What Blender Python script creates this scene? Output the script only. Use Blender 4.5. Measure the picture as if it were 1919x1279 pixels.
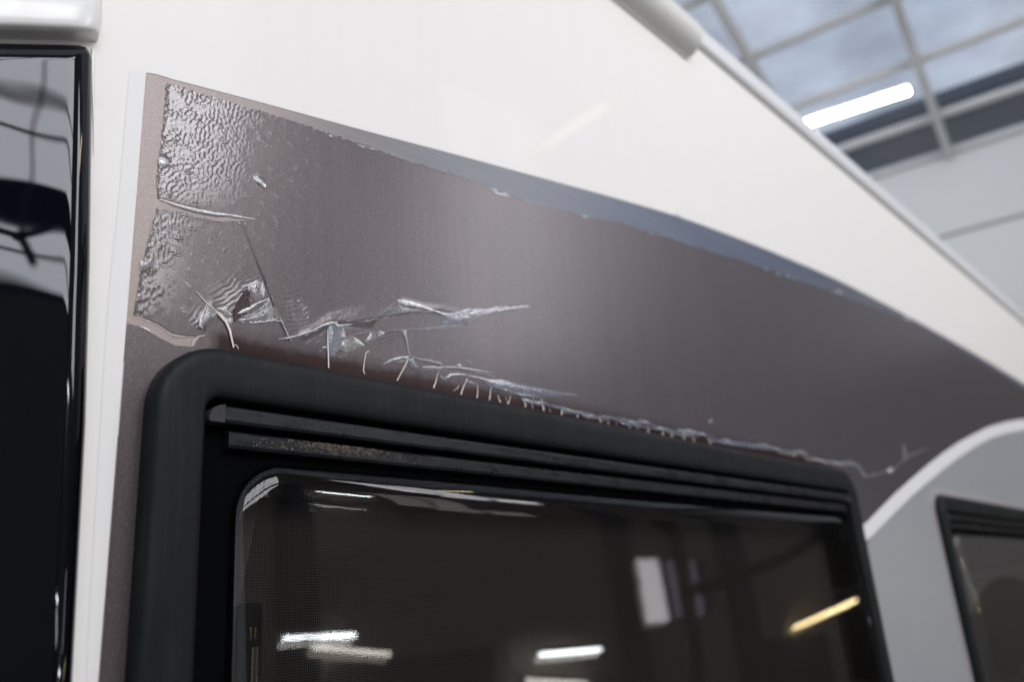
import bpy, bmesh, math, random
import numpy as np
from mathutils import Vector, Matrix

random.seed(7)
rng = np.random.default_rng(11)
S = bpy.context.scene
for o in list(bpy.data.objects):
    bpy.data.objects.remove(o)

# ------------------------------------------------------------------ camera
# camera at (0,-0.5,0); the vehicle's side is the plane y = 0, x runs along it, z is up
CAM = Vector((0, -0.5, 0))
FWD = Vector((0.71442, 0.62523, 0.31415)); RIGHT = Vector((0.67432, -0.73506, -0.07056)); UPV = Vector((-0.18681, -0.26224, 0.94675))
FPX, PCX, PCY = 1568.0, 959.5, 639.5
cam_d = bpy.data.cameras.new('camera'); cam = bpy.data.objects.new('camera', cam_d)
S.collection.objects.link(cam)
m = Matrix((RIGHT, UPV, -FWD)).transposed().to_4x4(); m.translation = CAM
cam.matrix_world = m
cam_d.sensor_width = 36; cam_d.lens = FPX / 1919 * 36
cam_d.clip_start = 0.02; cam_d.clip_end = 300
cam_d.dof.use_dof = True; cam_d.dof.focus_distance = 0.585; cam_d.dof.aperture_fstop = 4.0
cam_d.dof.aperture_blades = 9
S.camera = cam

# ------------------------------------------------------------------ world (overcast sky over the glazed roof)
W = bpy.data.worlds.new('World'); S.world = W; W.use_nodes = True
wn = W.node_tree; bg = wn.nodes['Background']
tc = wn.nodes.new('ShaderNodeTexCoord'); nz = wn.nodes.new('ShaderNodeTexNoise'); cr = wn.nodes.new('ShaderNodeValToRGB')
nz.inputs['Scale'].default_value = 3.5; nz.inputs['Detail'].default_value = 4
cr.color_ramp.elements[0].position = .36; cr.color_ramp.elements[0].color = (.43, .48, .59, 1)
cr.color_ramp.elements[1].position = .66; cr.color_ramp.elements[1].color = (.66, .70, .78, 1)
wn.links.new(tc.outputs['Generated'], nz.inputs['Vector']); wn.links.new(nz.outputs['Fac'], cr.inputs['Fac'])
wn.links.new(cr.outputs['Color'], bg.inputs['Color'])
WORLD_STRENGTH = 1.22
bg.inputs['Strength'].default_value = WORLD_STRENGTH
CLERESTORY = 9.0      # luminance of the daylit opposite glazing
TUBE = 60.0

vs = S.view_settings
vs.view_transform = 'Standard'; vs.look = 'None'; vs.exposure = 0.0; vs.gamma = 1.0; vs.use_curve_mapping = False
S.render.engine = 'CYCLES'
S.cycles.use_denoising = True
try: S.cycles.denoiser = 'OPENIMAGEDENOISE'
except Exception: pass
S.cycles.max_bounces = 10; S.cycles.transparent_max_bounces = 24; S.cycles.diffuse_bounces = 4; S.cycles.glossy_bounces = 5
S.cycles.caustics_reflective = False; S.cycles.caustics_refractive = False
S.cycles.sample_clamp_indirect = 6; S.cycles.adaptive_threshold = .015

# ------------------------------------------------------------------ helpers
def ray(u, w):
    d = RIGHT * (u - PCX) - UPV * (w - PCY) + FWD * FPX
    return d
def at(u, w, off=0.0):
    """point of the vehicle's side (plane y = -off) seen at a place of the photograph"""
    d = ray(u, w); s = (0.5 - off) / d.y
    return (s * d.x, s * d.z)
def pix(x, y, z):
    """numpy: photograph coordinates of a world point"""
    px, py, pz = x, y + 0.5, z
    a = px * RIGHT.x + py * RIGHT.y + pz * RIGHT.z
    b = px * UPV.x + py * UPV.y + pz * UPV.z
    c = px * FWD.x + py * FWD.y + pz * FWD.z
    return PCX + FPX * a / c, PCY - FPX * b / c

def link(o, parent=None):
    S.collection.objects.link(o)
    if parent: o.parent = parent
    return o
def obj(name, verts, faces, mat, parent=None, smooth=False, auto=None):
    me = bpy.data.meshes.new(name); me.from_pydata(verts, [], faces); me.update()
    if mat: me.materials.append(mat)
    if smooth: me.shade_smooth()
    o = bpy.data.objects.new(name, me)
    if auto is not None:
        me.shade_smooth(); me.set_sharp_from_angle(angle=math.radians(auto))
    return link(o, parent)
def bmobj(name, bm, mat, parent=None, auto=35):
    me = bpy.data.meshes.new(name); bm.normal_update(); bm.to_mesh(me); bm.free()
    if mat: me.materials.append(mat)
    if auto is not None:
        me.shade_smooth(); me.set_sharp_from_angle(angle=math.radians(auto))
    return link(bpy.data.objects.new(name, me), parent)
def grid(name, P, mat, parent=None, smooth=True, close=False):
    """P: (n, m, 3) array of points"""
    n, mm = P.shape[:2]
    V = P.reshape(-1, 3)
    i = np.arange(n if close else n - 1)[:, None]; j = np.arange(mm - 1)[None, :]
    i2 = (i + 1) % n
    F = np.stack([i * mm + j, i * mm + j + 1, i2 * mm + j + 1, i2 * mm + j], -1).reshape(-1, 4)
    me = bpy.data.meshes.new(name)
    me.vertices.add(len(V)); me.vertices.foreach_set('co', V.astype(np.float32).ravel())
    me.loops.add(F.size); me.loops.foreach_set('vertex_index', F.astype(np.int32).ravel())
    me.polygons.add(len(F)); me.polygons.foreach_set('loop_start', np.arange(0, F.size, 4, dtype=np.int32))
    me.update(calc_edges=True); me.validate()
    if mat: me.materials.append(mat)
    if smooth: me.shade_smooth()
    return link(bpy.data.objects.new(name, me), parent)
def empty(name, loc=(0, 0, 0), rz=0.0):
    o = bpy.data.objects.new(name, None); o.location = loc; o.rotation_euler = (0, 0, rz); o.empty_display_size = .1
    return link(o)
def tag(o, label, cat, group=None):
    o['label'] = label; o['category'] = cat
    if group: o['group'] = group
    return o
def box_bm(bm, c, s, rot=None):
    r = bmesh.ops.create_cube(bm, size=1)
    M = Matrix.Translation(c) @ (rot if rot else Matrix()) @ Matrix.Diagonal((*s, 1))
    bmesh.ops.transform(bm, matrix=M, verts=r['verts']); return r['verts']
def box(name, c, s, mat, parent=None, bevel=0.0, rot=None):
    bm = bmesh.new(); box_bm(bm, c, s, rot)
    if bevel: bmesh.ops.bevel(bm, geom=list(bm.edges), offset=bevel, segments=2, profile=.6, affect='EDGES')
    return bmobj(name, bm, mat, parent)
def tube_between(name, a, b, r, mat, parent=None, seg=14):
    a, b = Vector(a), Vector(b); d = b - a
    bm = bmesh.new()
    M = Matrix.Translation((a + b) / 2) @ d.to_track_quat('Z', 'Y').to_matrix().to_4x4()
    bmesh.ops.create_cone(bm, cap_ends=True, segments=seg, radius1=r, radius2=r, depth=d.length, matrix=M)
    return bmobj(name, bm, mat, parent)

# ---- materials
def lin(r, g, b):
    f = lambda c: ((c / 255 + .055) / 1.055) ** 2.4 if c > 10 else c / 255 / 12.92
    return (f(r), f(g), f(b), 1)
def mat(name, color=(.5, .5, .5, 1), rough=.5, metal=0.0, coat=0.0, spec=.5, coat_rough=.05):
    M = bpy.data.materials.new(name); M.use_nodes = True
    b = M.node_tree.nodes['Principled BSDF']
    b.inputs['Base Color'].default_value = color; b.inputs['Roughness'].default_value = rough
    b.inputs['Metallic'].default_value = metal; b.inputs['Coat Weight'].default_value = coat
    b.inputs['Coat Roughness'].default_value = coat_rough
    b.inputs['Specular IOR Level'].default_value = spec
    return M
class NT:
    """small node helper"""
    def __init__(s, M): s.t = M.node_tree; s.n = s.t.nodes; s.b = s.n.get('Principled BSDF'); s._tc = None
    def tc(s):
        if not s._tc: s._tc = s.n.new('ShaderNodeTexCoord')
        return s._tc.outputs['Object']
    def l(s, a, b): s.t.links.new(a, b)
    def mapping(s, scale=(1, 1, 1), loc=(0, 0, 0), rot=(0, 0, 0)):
        k = s.n.new('ShaderNodeMapping'); k.inputs['Scale'].default_value = scale; k.inputs['Location'].default_value = loc; k.inputs['Rotation'].default_value = rot
        s.l(s.tc(), k.inputs['Vector']); return k.outputs['Vector']
    def noise(s, scale, detail=3, vec=None, rough=.5, dist=0):
        k = s.n.new('ShaderNodeTexNoise'); k.inputs['Scale'].default_value = scale; k.inputs['Detail'].default_value = detail
        k.inputs['Roughness'].default_value = rough; k.inputs['Distortion'].default_value = dist
        s.l(vec if vec is not None else s.tc(), k.inputs['Vector']); return k.outputs['Fac']
    def vor(s, scale, vec=None, feature='F1', out='Distance'):
        k = s.n.new('ShaderNodeTexVoronoi'); k.inputs['Scale'].default_value = scale; k.feature = feature
        s.l(vec if vec is not None else s.tc(), k.inputs['Vector']); return k.outputs[out]
    def ramp(s, fac, stops):
        k = s.n.new('ShaderNodeValToRGB'); e = k.color_ramp.elements
        while len(e) < len(stops): e.new(.5)
        for q, (p, c) in zip(e, stops):
            q.position = p; q.color = c if len(c) == 4 else (*c, 1)
        s.l(fac, k.inputs['Fac']); return k.outputs['Color']
    def vramp(s, fac, stops): return s.ramp(fac, [(p, (v, v, v, 1)) for p, v in stops])
    def mapr(s, v, a, b, c=0, d=1):
        k = s.n.new('ShaderNodeMapRange'); s.l(v, k.inputs['Value'])
        for i, x in zip(('From Min', 'From Max', 'To Min', 'To Max'), (a, b, c, d)): k.inputs[i].default_value = x
        return k.outputs['Result']
    def math(s, op, a, b=0.0, c=None):
        k = s.n.new('ShaderNodeMath'); k.operation = op
        for i, x in enumerate((a, b) if c is None else (a, b, c)):
            if isinstance(x, (int, float)): k.inputs[i].default_value = x
            else: s.l(x, k.inputs[i])
        return k.outputs[0]
    def mix(s, fac, a, b, mode='MIX'):
        k = s.n.new('ShaderNodeMixRGB'); k.blend_type = mode
        for i, x in zip((0, 1, 2), (fac, a, b)):
            if isinstance(x, (int, float)): k.inputs[i].default_value = x
            elif isinstance(x, tuple): k.inputs[i].default_value = x if len(x) == 4 else (*x, 1)
            else: s.l(x, k.inputs[i])
        return k.outputs[0]
    def xyz(s):
        k = s.n.new('ShaderNodeSeparateXYZ'); s.l(s.tc(), k.inputs[0]); return k.outputs
    def bump(s, h, strength=.2, dist=.001, target=None):
        k = s.n.new('ShaderNodeBump'); k.inputs['Strength'].default_value = strength; k.inputs['Distance'].default_value = dist
        s.l(h, k.inputs['Height']); s.l(k.outputs['Normal'], (target or s.b).inputs['Normal']); return k

# white gel-coat
M_white = mat('white_gelcoat', (.80, .785, .77, 1), .5, spec=.3, coat=.045, coat_rough=.04)
q = NT(M_white)
c = q.mix(q.noise(2.2, 4), (.825, .800, .768), (.805, .780, .748)); 
streak = q.vramp(q.noise(1, 4, q.mapping((55, 1, 2.5))), [(.55, 0), (.8, 1)])
c = q.mix(q.math('MULTIPLY', streak, .10), c, (.60, .56, .51))
q.l(c, q.b.inputs['Base Color']); q.bump(q.noise(9, 2), .06, .004)
M_white_plain = mat('white_moulding', (.78, .775, .76, 1), .3, coat=.2)
q = NT(M_white_plain); c = q.mix(q.vramp(q.noise(30, 5), [(.5, 0), (.85, .5)]), (.79, .785, .77), (.62, .58, .52)); q.l(c, q.b.inputs['Base Color'])
M_whitefilm = mat('white_film', (.8, .8, .8, 1), .5, spec=.3)
q = NT(M_whitefilm); c = q.mix(q.noise(1, 3, q.mapping((300, 1, 6))), (.80, .79, .775), (.77, .76, .75)); q.l(c, q.b.inputs['Base Color'])
M_seam = mat('seam_sealant', (.33, .32, .29, 1), .6)
M_sealbeige = mat('beige_sealant', (.31, .295, .285, 1), .6)
M_trim = mat('roof_trim', (.72, .73, .74, 1), .35, coat=.1)
M_awn = mat('grey_rail_plastic', (.66, .65, .62, 1), .45)

# exposed vinyl base: brown at the corner, turning blue grey along the top, the sheen on leftover adhesive put into the colour
M_base = mat('vinyl_base', rough=.33)
q = NT(M_base); X = q.xyz()
xf = q.mapr(X['X'], .2, 1.7)
c = q.ramp(xf, [(.0, (.33, .255, .225)), (.07, (.30, .24, .225)), (.11, (.20, .185, .185)), (.20, (.145, .155, .185)), (.40, (.080, .104, .165)), (.75, (.068, .090, .140)), (.95, (.09, .10, .125))])
fl = q.vramp(q.noise(1500, 1), [(.56, 0), (.68, 1)])
c = q.mix(q.math('MULTIPLY', fl, q.mapr(xf, .03, .15, .42, .06)), c, (.62, .56, .53))
band = q.noise(1, 3, q.mapping((2, 1, 260), rot=(0, math.radians(8), 0)))
c = q.mix(q.math('MULTIPLY', q.vramp(band, [(.45, 0), (.7, 1)]), .22), c, (.30, .31, .33))
low = q.mapr(X['Z'], .185, .205, 1, 0)     # the strip left of the window keeps its dark laminate colour
q.l(c, q.b.inputs['Base Color']); q.bump(q.noise(900, 2), .25, .0003)

# printed laminate: satin brown-grey metallic with fine flakes and vertical print streaks
def lam_material(name, stain=True):
    M = mat(name, rough=.36, metal=.0, spec=.5)
    q = NT(M); X = q.xyz()
    c = q.mix(q.vramp(q.noise(1, 4, q.mapping((14, 1, 5))), [(.35, 0), (.65, 1)]), (.100, .083, .090), (.081, .073, .084))
    c = q.mix(q.mapr(X['X'], .24, .5, .75, 0), c, (.096, .075, .072))
    c = q.mix(q.mapr(X['X'], .45, 1.1, 0, .7), c, (.088, .083, .098))
    st = q.noise(1, 2, q.mapping((170, 1, 2)))
    c = q.mix(q.math('MULTIPLY', q.vramp(st, [(.42, 0), (.66, 1)]), .28), c, (.068, .056, .064))
    st2 = q.noise(1, 2, q.mapping((600, 1, 3)))
    c = q.mix(q.math('MULTIPLY', q.vramp(st2, [(.5, 0), (.7, 1)]), .18), c, (.125, .112, .118))
    fl = q.vramp(q.noise(1700, 1), [(.55, 0), (.68, 1)])
    c = q.mix(q.math('MULTIPLY', fl, .30), c, (.36, .31, .32))
    fd = q.vramp(q.noise(1300, 2), [(.33, 1), (.45, 0)])
    c = q.mix(q.math('MULTIPLY', fd, .20), c, (.03, .025, .025))
    if stain:
        n1 = q.noise(90, 4)
        d = q.math('SUBTRACT', X['Z'], .1865)
        d = q.math('ADD', d, q.math('MULTIPLY', q.math('SUBTRACT', n1, .5), .009))
        k = q.vramp(q.mapr(d, .0, .02, 0, 1), [(0, 1), (.35, .9), (.62, .35), (1, 0)])
        k = q.math('MULTIPLY', k, q.mapr(X['X'], .262, .272, 0, 1))
        k = q.math('MULTIPLY', k, q.mapr(X['X'], 1.26, 1.33, 1, 0))
        c = q.mix(q.math('MULTIPLY', k, .95), c, (.024, .0075, .006))
        q.l(q.mapr(k, 0, 1, .5, .12), q.b.inputs['Specular IOR Level']); q.l(q.mapr(k, 0, 1, .35, 0), q.b.inputs['Metallic'])
    q.l(c, q.b.inputs['Base Color'])
    q.b.inputs['Metallic'].default_value = .35
    q.b.inputs['Roughness'].default_value = .295
    ga = q.n.new('ShaderNodeAttribute'); ga.attribute_name = 'gloss'
    q.l(q.mapr(ga.outputs['Fac'], 0, 1, .02, 1.0), q.b.inputs['Coat Weight']); q.b.inputs['Coat Roughness'].default_value = .06
    return M
M_lam = lam_material('printed_laminate')
M_lam2 = lam_material('printed_laminate_strip', False)
M_grey = mat('grey_film', rough=.4, metal=.3)
q = NT(M_grey); c = q.mix(q.noise(5, 5), (.43, .445, .465), (.38, .395, .415))
c = q.mix(q.math('MULTIPLY', q.vramp(q.noise(70, 4), [(.62, 0), (.72, 1)]), .3), c, (.56, .57, .58)); q.l(c, q.b.inputs['Base Color'])

def torn_material(name, col, alpha_lo, alpha_hi, rough=.18, scale=160, p0=.35, p1=.65, gloss=.065):
    """clear film that has lifted: shiny and see-through, milky in patches"""
    M = mat(name, col, rough, spec=.6)
    q = NT(M); out = q.n['Material Output']
    tr = q.n.new('ShaderNodeBsdfTransparent'); gl = q.n.new('ShaderNodeBsdfGlossy'); gl.inputs['Roughness'].default_value = .07
    lw = q.n.new('ShaderNodeLayerWeight'); lw.inputs['Blend'].default_value = .5
    f = q.math('MULTIPLY_ADD', q.math('POWER', lw.outputs['Facing'], 4.0), .8, gloss)
    m1 = q.n.new('ShaderNodeMixShader'); m2 = q.n.new('ShaderNodeMixShader')
    q.l(f, m1.inputs[0]); q.l(tr.outputs[0], m1.inputs[1]); q.l(gl.outputs[0], m1.inputs[2])
    a = q.mapr(q.vramp(q.noise(scale, 5, rough=.7), [(p0, 0), (p1, 1)]), 0, 1, alpha_lo, alpha_hi)
    q.l(a, m2.inputs[0]); q.l(m1.outputs[0], m2.inputs[1]); q.l(q.b.outputs[0], m2.inputs[2]); q.l(m2.outputs[0], out.inputs['Surface'])
    k = q.bump(q.noise(450, 2), .3, .0004); q.l(k.outputs['Normal'], gl.inputs['Normal'])
    return M
M_haze = torn_material('milky_film', (.44, .44, .455, 1), .02, .58, scale=230)
M_hazeblue = torn_material('milky_blue_film', (.32, .35, .44, 1), .06, .60, scale=230)
M_curl = torn_material('curled_film', (.90, .90, .91, 1), .22, .9, .13, 300, gloss=.18)
M_crack = mat('bare_crack', (.55, .48, .44, 1), .5)
q = NT(M_crack); c = q.mix(q.noise(300, 3), (.88, .80, .76), (.55, .46, .42)); q.l(c, q.b.inputs['Base Color'])
M_crackdark = mat('dark_crack', (.03, .025, .025, 1), .5)
M_rust = mat('bare_brown_patch', (.035, .018, .016, 1), .55)
q = NT(M_rust); c = q.mix(q.noise(700, 4), (.06, .03, .028), (.018, .009, .009)); q.l(c, q.b.inputs['Base Color']); q.bump(q.noise(700, 4), 1, .0012)

# window
M_frame = mat('frame_plastic', (.018, .021, .022, 1), .5, spec=.17)
q = NT(M_frame)
st = q.noise(1, 4, q.mapping((330, 40, 14)))
c = q.mix(q.math('MULTIPLY', q.vramp(st, [(.48, 0), (.72, 1)]), .55), (.006, .0080, .0092), (.017, .0205, .0210))
c = q.mix(q.vramp(q.noise(11, 3), [(.45, 0), (.8, .5)]), c, (.013, .0145, .014))
q.l(c, q.b.inputs['Base Color']); q.bump(q.noise(1400, 2), .12, .0003)
q.l(q.mapr(q.noise(40, 4), .3, .7, .44, .58), q.b.inputs['Roughness'])
M_rail = mat('rail_aluminium_black', (.02, .022, .025, 1), .4, spec=.35)
q = NT(M_rail); pt = q.vramp(q.noise(1, 4, q.mapping((45, 20, 160)), rough=.65), [(.30, 0), (.72, 1)])
c = q.mix(pt, (.0035, .004, .0055), (.009, .0105, .0135)); q.l(c, q.b.inputs['Base Color']); q.l(q.mapr(pt, 0, 1, .22, .42), q.b.inputs['Roughness'])
M_cap = mat('rail_cap', (.055, .056, .057, 1), .6, spec=.2)
q = NT(M_cap); q.l(q.mix(q.noise(900, 2), (.026, .026, .028), (.052, .052, .055)), q.b.inputs['Base Color']); q.bump(q.noise(1500, 2), .4, .0004)
M_corr = mat('corrosion', (.16, .135, .09, 1), .8)
q = NT(M_corr); q.l(q.mix(q.noise(500, 3), (.13, .11, .075), (.05, .03, .02)), q.b.inputs['Base Color'])
M_black = mat('black_rubber', (.006, .006, .007, 1), .45)
M_gasket = mat('black_seal', (.0035, .0037, .0045, 1), .6, spec=.0)
def pane_material(name, tint, ior=1.5, dust=.006, dscale=25):
    M = bpy.data.materials.new(name); M.use_nodes = True
    t = M.node_tree; t.nodes.clear(); q = NT(M)
    out = t.nodes.new('ShaderNodeOutputMaterial'); tr = t.nodes.new('ShaderNodeBsdfTransparent'); gl = t.nodes.new('ShaderNodeBsdfGlossy')
    lw = t.nodes.new('ShaderNodeLayerWeight'); lw.inputs['Blend'].default_value = .5
    f0 = ((ior - 1) / (ior + 1)) ** 2
    fr_ = q.math('MULTIPLY_ADD', q.math('POWER', lw.outputs['Facing'], 5.0), 1 - f0, f0)
    mx = t.nodes.new('ShaderNodeMixShader'); df = t.nodes.new('ShaderNodeBsdfDiffuse'); mx2 = t.nodes.new('ShaderNodeMixShader')
    tr.inputs['Color'].default_value = (*tint, 1); gl.inputs['Roughness'].default_value = .0; df.inputs['Color'].default_value = (.25, .24, .23, 1)
    q.l(tr.outputs[0], mx2.inputs[1]); q.l(df.outputs[0], mx2.inputs[2])
    q.l(q.mapr(q.noise(dscale, 3), .35, .75, 0, dust), mx2.inputs[0])
    q.l(fr_, mx.inputs[0]); q.l(mx2.outputs[0], mx.inputs[1]); q.l(gl.outputs[0], mx.inputs[2]); q.l(mx.outputs[0], out.inputs['Surface'])
    return M
M_pane = pane_material('tinted_acrylic', (.50, .485, .47))
M_pane_in = pane_material('tinted_acrylic_inner', (.80, .78, .76), 1.45, .0)
M_screen = mat('insect_screen_wire', (.23, .215, .205, 1), .5)
M_interior = mat('interior_dark', (.030, .025, .023, 1), .7)
M_intgrey = mat('interior_blind_side', (.55, .50, .48, 1), .5)
M_chrome = mat('stay_steel', (.55, .5, .46, 1), .22, 1.0)
M_brass = mat('brass_screw', (.75, .55, .2, 1), .25, 1.0)
M_gloss = mat('gloss_black_panel', (.0012, .0018, .0032, 1), .02, spec=.42)
M_gloss.node_tree.nodes['Principled BSDF'].inputs['Specular Tint'].default_value = (.90, .94, 1.0, 1)

# workshop
M_steel = mat('galvanised_steel', (.66, .65, .63, 1), .5, .0)
M_darksteel = mat('dark_blue_steel', (.030, .048, .085, 1), .5)
M_endwall = mat('sandwich_panel', (.74, .735, .715, 1), .5)
M_sidewall = mat('brown_grey_wall', (.16, .14, .125, 1), .7)
q = NT(M_sidewall); q.l(q.mix(q.noise(.8, 4), (.46, .40, .35), (.30, .265, .24)), q.b.inputs['Base Color'])
M_lowwall = mat('dark_lower_panel', (.10, .09, .08, 1), .5)  # unseen panels, made dark to dim the reflection in the second window
M_floor = mat('concrete', (.22, .21, .20, 1), .6)
M_building = mat('slate_cladding', (.05, .06, .07, 1), .6)
def emis(name, col, s):
    M = bpy.data.materials.new(name); M.use_nodes = True; t = M.node_tree; t.nodes.clear()
    e = t.nodes.new('ShaderNodeEmission'); e.inputs['Color'].default_value = (*col, 1); e.inputs['Strength'].default_value = s
    o = t.nodes.new('ShaderNodeOutputMaterial'); t.links.new(e.outputs[0], o.inputs['Surface']); return M
M_day = emis('daylit_panel', (.97, .97, 1.0), CLERESTORY)
M_day2 = emis('daylit_door_panel', (.975, .965, 1.0), CLERESTORY * 1.0)
M_day2b = emis('daylit_doorway', (.97, .95, 1.0), CLERESTORY * .62)
M_daydim = emis('shaded_door_light', (.75, .75, 1.0), .9)
M_tube = emis('tube_cool', (.93, .98, 1.0), TUBE)
M_tubeghost = emis('tube_ghost', (1.0, .95, .86), TUBE * .30)  # only for the added lamps that imitate double-glazing ghost reflections
M_tubewarm = emis('tube_warm', (1.0, .80, .42), TUBE * .36)
M_roofglass = pane_material('roof_glass', (.93, .95, .97), 1.45, .25, 1.2)

# ================================================================== WORKSHOP (setting)
RA = math.radians(8.0); RC, RS = math.cos(RA), math.sin(RA)
def room(s, t, z): return (s * RC - t * RS, s * RS + t * RC, z)
S_END, T_BACK, T_FRONT, S_MIN, Z_FLOOR = 9.06, 5.0, -4.6, -4.0, -1.95
def roof_z(s): return 4.30 + .172 * (S_END - s)
ROT = Matrix.Rotation(RA, 4, 'Z')

fl = obj('floor', [room(S_MIN - 1, T_FRONT, Z_FLOOR), room(S_END, T_FRONT, Z_FLOOR), room(S_END, T_BACK, Z_FLOOR), room(S_MIN - 1, T_BACK, Z_FLOOR)], [(0, 1, 2, 3)], M_floor)
fl['kind'] = 'structure'
# end wall of stacked sandwich panels
ew = box('end_wall', room(S_END + .16, .2, (4.3 + Z_FLOOR) / 2), (.1, 9.7, 4.3 - Z_FLOOR), M_endwall, None, 0, ROT); ew['kind'] = 'structure'
zs = [Z_FLOOR, -.85, .24, 1.31, 2.37, 3.42, 4.29]
for a, b in zip(zs[:-1], zs[1:]):
    box('wall_panel', room(S_END + .06, .2, (a + b) / 2), (.1, 9.7, b - a - .03), M_endwall if a > 1.5 else M_lowwall, ew, .008, ROT)
# glazed roof
roof = empty('glazed_roof'); roof['kind'] = 'structure'
s_lines = [S_END - .02, 8.40, 7.53, 6.68]
while s_lines[-1] > S_MIN: s_lines.append(s_lines[-1] - .85)
t_lines = [-.16 + 1.25 * k for k in range(-3, 5)]
t_lines = [T_FRONT] + t_lines
slope = math.atan(.172); TILT = ROT @ Matrix.Rotation(slope, 4, 'Y')
L = (S_END - s_lines[-1]) / math.cos(slope)
for t in t_lines:
    sm = (S_END + s_lines[-1]) / 2
    box('rafter', room(sm, t, roof_z(sm) - .02), (L, .075, .13), M_steel, roof, .006, TILT)
for s in s_lines:
    for a, b in zip(t_lines[:-1], t_lines[1:]):
        box('glazing_bar', room(s, (a + b) / 2, roof_z(s) + .01), (.07, b - a - .076, .06), M_steel, roof, .004, TILT)
pane_me = {}
for s1, s0 in zip(s_lines[:-1], s_lines[1:]):
    for a, b in zip(t_lines[:-1], t_lines[1:]):
        key = (round(s1 - s0, 2), round(b - a, 2))
        if key not in pane_me:
            o = box('glass_pane', (0, 0, 0), ((s1 - s0 - .07) / math.cos(slope), b - a - .076, .012), M_roofglass, roof)
            pane_me[key] = o.data
        else:
            o = bpy.data.objects.new('glass_pane', pane_me[key]); link(o, roof)
        sm = (s0 + s1) / 2
        o.matrix_world = Matrix.Translation(room(sm, (a + b) / 2, roof_z(sm) + .035)) @ TILT
# a dark neighbouring building seen through the lowest panes
nb = empty('neighbouring_building', room(S_END + 5, 1, Z_FLOOR), RA); tag(nb, 'dark slate-clad building seen through the lowest roof panes', 'building')
box('wall', (0, 0, 4.3), (3, 16, 8.6), M_building, nb)
box('roof', (0, 0, 8.7), (3.4, 16.4, .2), M_darksteel, nb)

# opposite wall: dark below, daylit clerestory above with mullions
ow = obj('side_wall', [room(S_MIN, T_FRONT, Z_FLOOR), room(S_END, T_FRONT, Z_FLOOR), room(S_END, T_FRONT, 1.95), room(S_MIN, T_FRONT, 1.95)], [(0, 1, 2, 3)], M_sidewall); ow['kind'] = 'structure'
def panel_field(s0, s1, z0, z1, ns, zsplit, m_):
    ss = np.linspace(s0, s1, ns + 1)
    for a, b in zip(ss[:-1], ss[1:]):
        for c0, c1 in zip(zsplit[:-1], zsplit[1:]):
            obj('daylight_panel', [room(a + .02, T_FRONT + .01, c0 + .01), room(b - .02, T_FRONT + .01, c0 + .01), room(b - .02, T_FRONT + .01, c1 - .01), room(a + .02, T_FRONT + .01, c1 - .01)], [(0, 1, 2, 3)], m_, ow)
    for a in ss: box('mullion', room(a, T_FRONT + .035, (z0 + z1) / 2), (.045, .04, z1 - z0), M_darksteel, ow, 0, ROT)
SW = 2.05
panel_field(S_MIN, SW, 1.95, 4.0, 4, [1.95, 2.40], M_day)
panel_field(S_MIN, SW, 2.66, 4.6, 4, [2.66, 3.0, 3.3, 4.0, 4.6], M_day)
for z, hh in ((2.53, .26), (3.3, .022), (1.96, .05), (4.0, .022), (4.6, .05), (2.15, .02), (3.0, .022)):
    box('transom', room((S_MIN + SW) / 2, T_FRONT + .035, z), (SW - S_MIN, .03, hh), M_darksteel, ow, 0, ROT)
panel_field(3.80, 4.95, 2.0, 4.6, 2, [2.0, 2.8, 3.6, 4.6], M_day2)
obj('daylight_panel', [room(a, T_FRONT + .012, b) for a, b in ((5.66, .72), (5.96, .72), (5.96, .10), (5.60, .10), (5.58, .22), (5.63, .26), (5.60, .40), (5.67, .46))], [tuple(range(8))], M_day2b, ow)
panel_field(5.98, 6.52, .12, .70, 1, [.12, .70], M_daydim)
panel_field(6.54, 6.62, .2, .66, 1, [.2, .66], M_day2b)
def wall_piece(s0, s1, z0, z1):
    box('wall_cladding', room((s0 + s1) / 2, T_FRONT - .03, (z0 + z1) / 2), (s1 - s0, .05, z1 - z0), M_sidewall, ow, 0, ROT)
wall_piece(S_MIN, SW, 4.62, 6.6); wall_piece(SW, 3.75, 1.95, 6.3); wall_piece(3.75, 5.45, 1.95, 5.9); wall_piece(5.45, S_END, 1.95, 5.6)

# tube lamps
def tube_lamp(a, b, label, warm=False, r=.017, group='fluorescent tube lamps of the workshop'):
    a, b = Vector(a), Vector(b); mid = (a + b) / 2
    e = empty('tube_lamp', mid); tag(e, label, 'lamp', group)
    d = (b - a).normalized()
    tube_between('tube', a - mid, b - mid, r, M_tubeghost if warm is None else (M_tubewarm if warm else M_tube), e)
    hz = r + .02
    rot = d.to_track_quat('X', 'Z').to_matrix().to_4x4()
    box('housing', (0, 0, hz), ((b - a).length + .06, .07, .035), M_steel, e, .004, rot)
    for sgn in (-1, 1):
        box('end_cap', d * sgn * ((b - a).length / 2 + .015), (.03, .06, .06), M_steel, e, .004, rot)
    return e
hk = empty('hanging_pulley', (1.05, -3.15, 1.71)); tag(hk, 'dark three-armed pulley hanging on a cable, mirrored in the gloss black panel', 'pulley')
tube_between('cable', (0, 0, 0), (.03, .05, 3.6), .006, M_darksteel, hk, 8)
for (dx, dz) in ((-.14, -.005), (.10, .075), (.06, -.17)):
    L_ = math.hypot(dx, dz)
    box('arm', (dx / 2, .01, dz / 2), (L_, .03, .035), M_darksteel, hk, .006, Matrix.Rotation(-math.atan2(dz, dx), 4, 'Y'))
tube_between('hub', (0, -.03, 0), (0, .05, 0), .028, M_darksteel, hk)
tube_lamp((4.69, -3.16, 3.59), (5.02, -2.69, 3.90), 'warm tube lamp high up, mirrored as a faint streak on the white side', True, .035)
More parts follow.
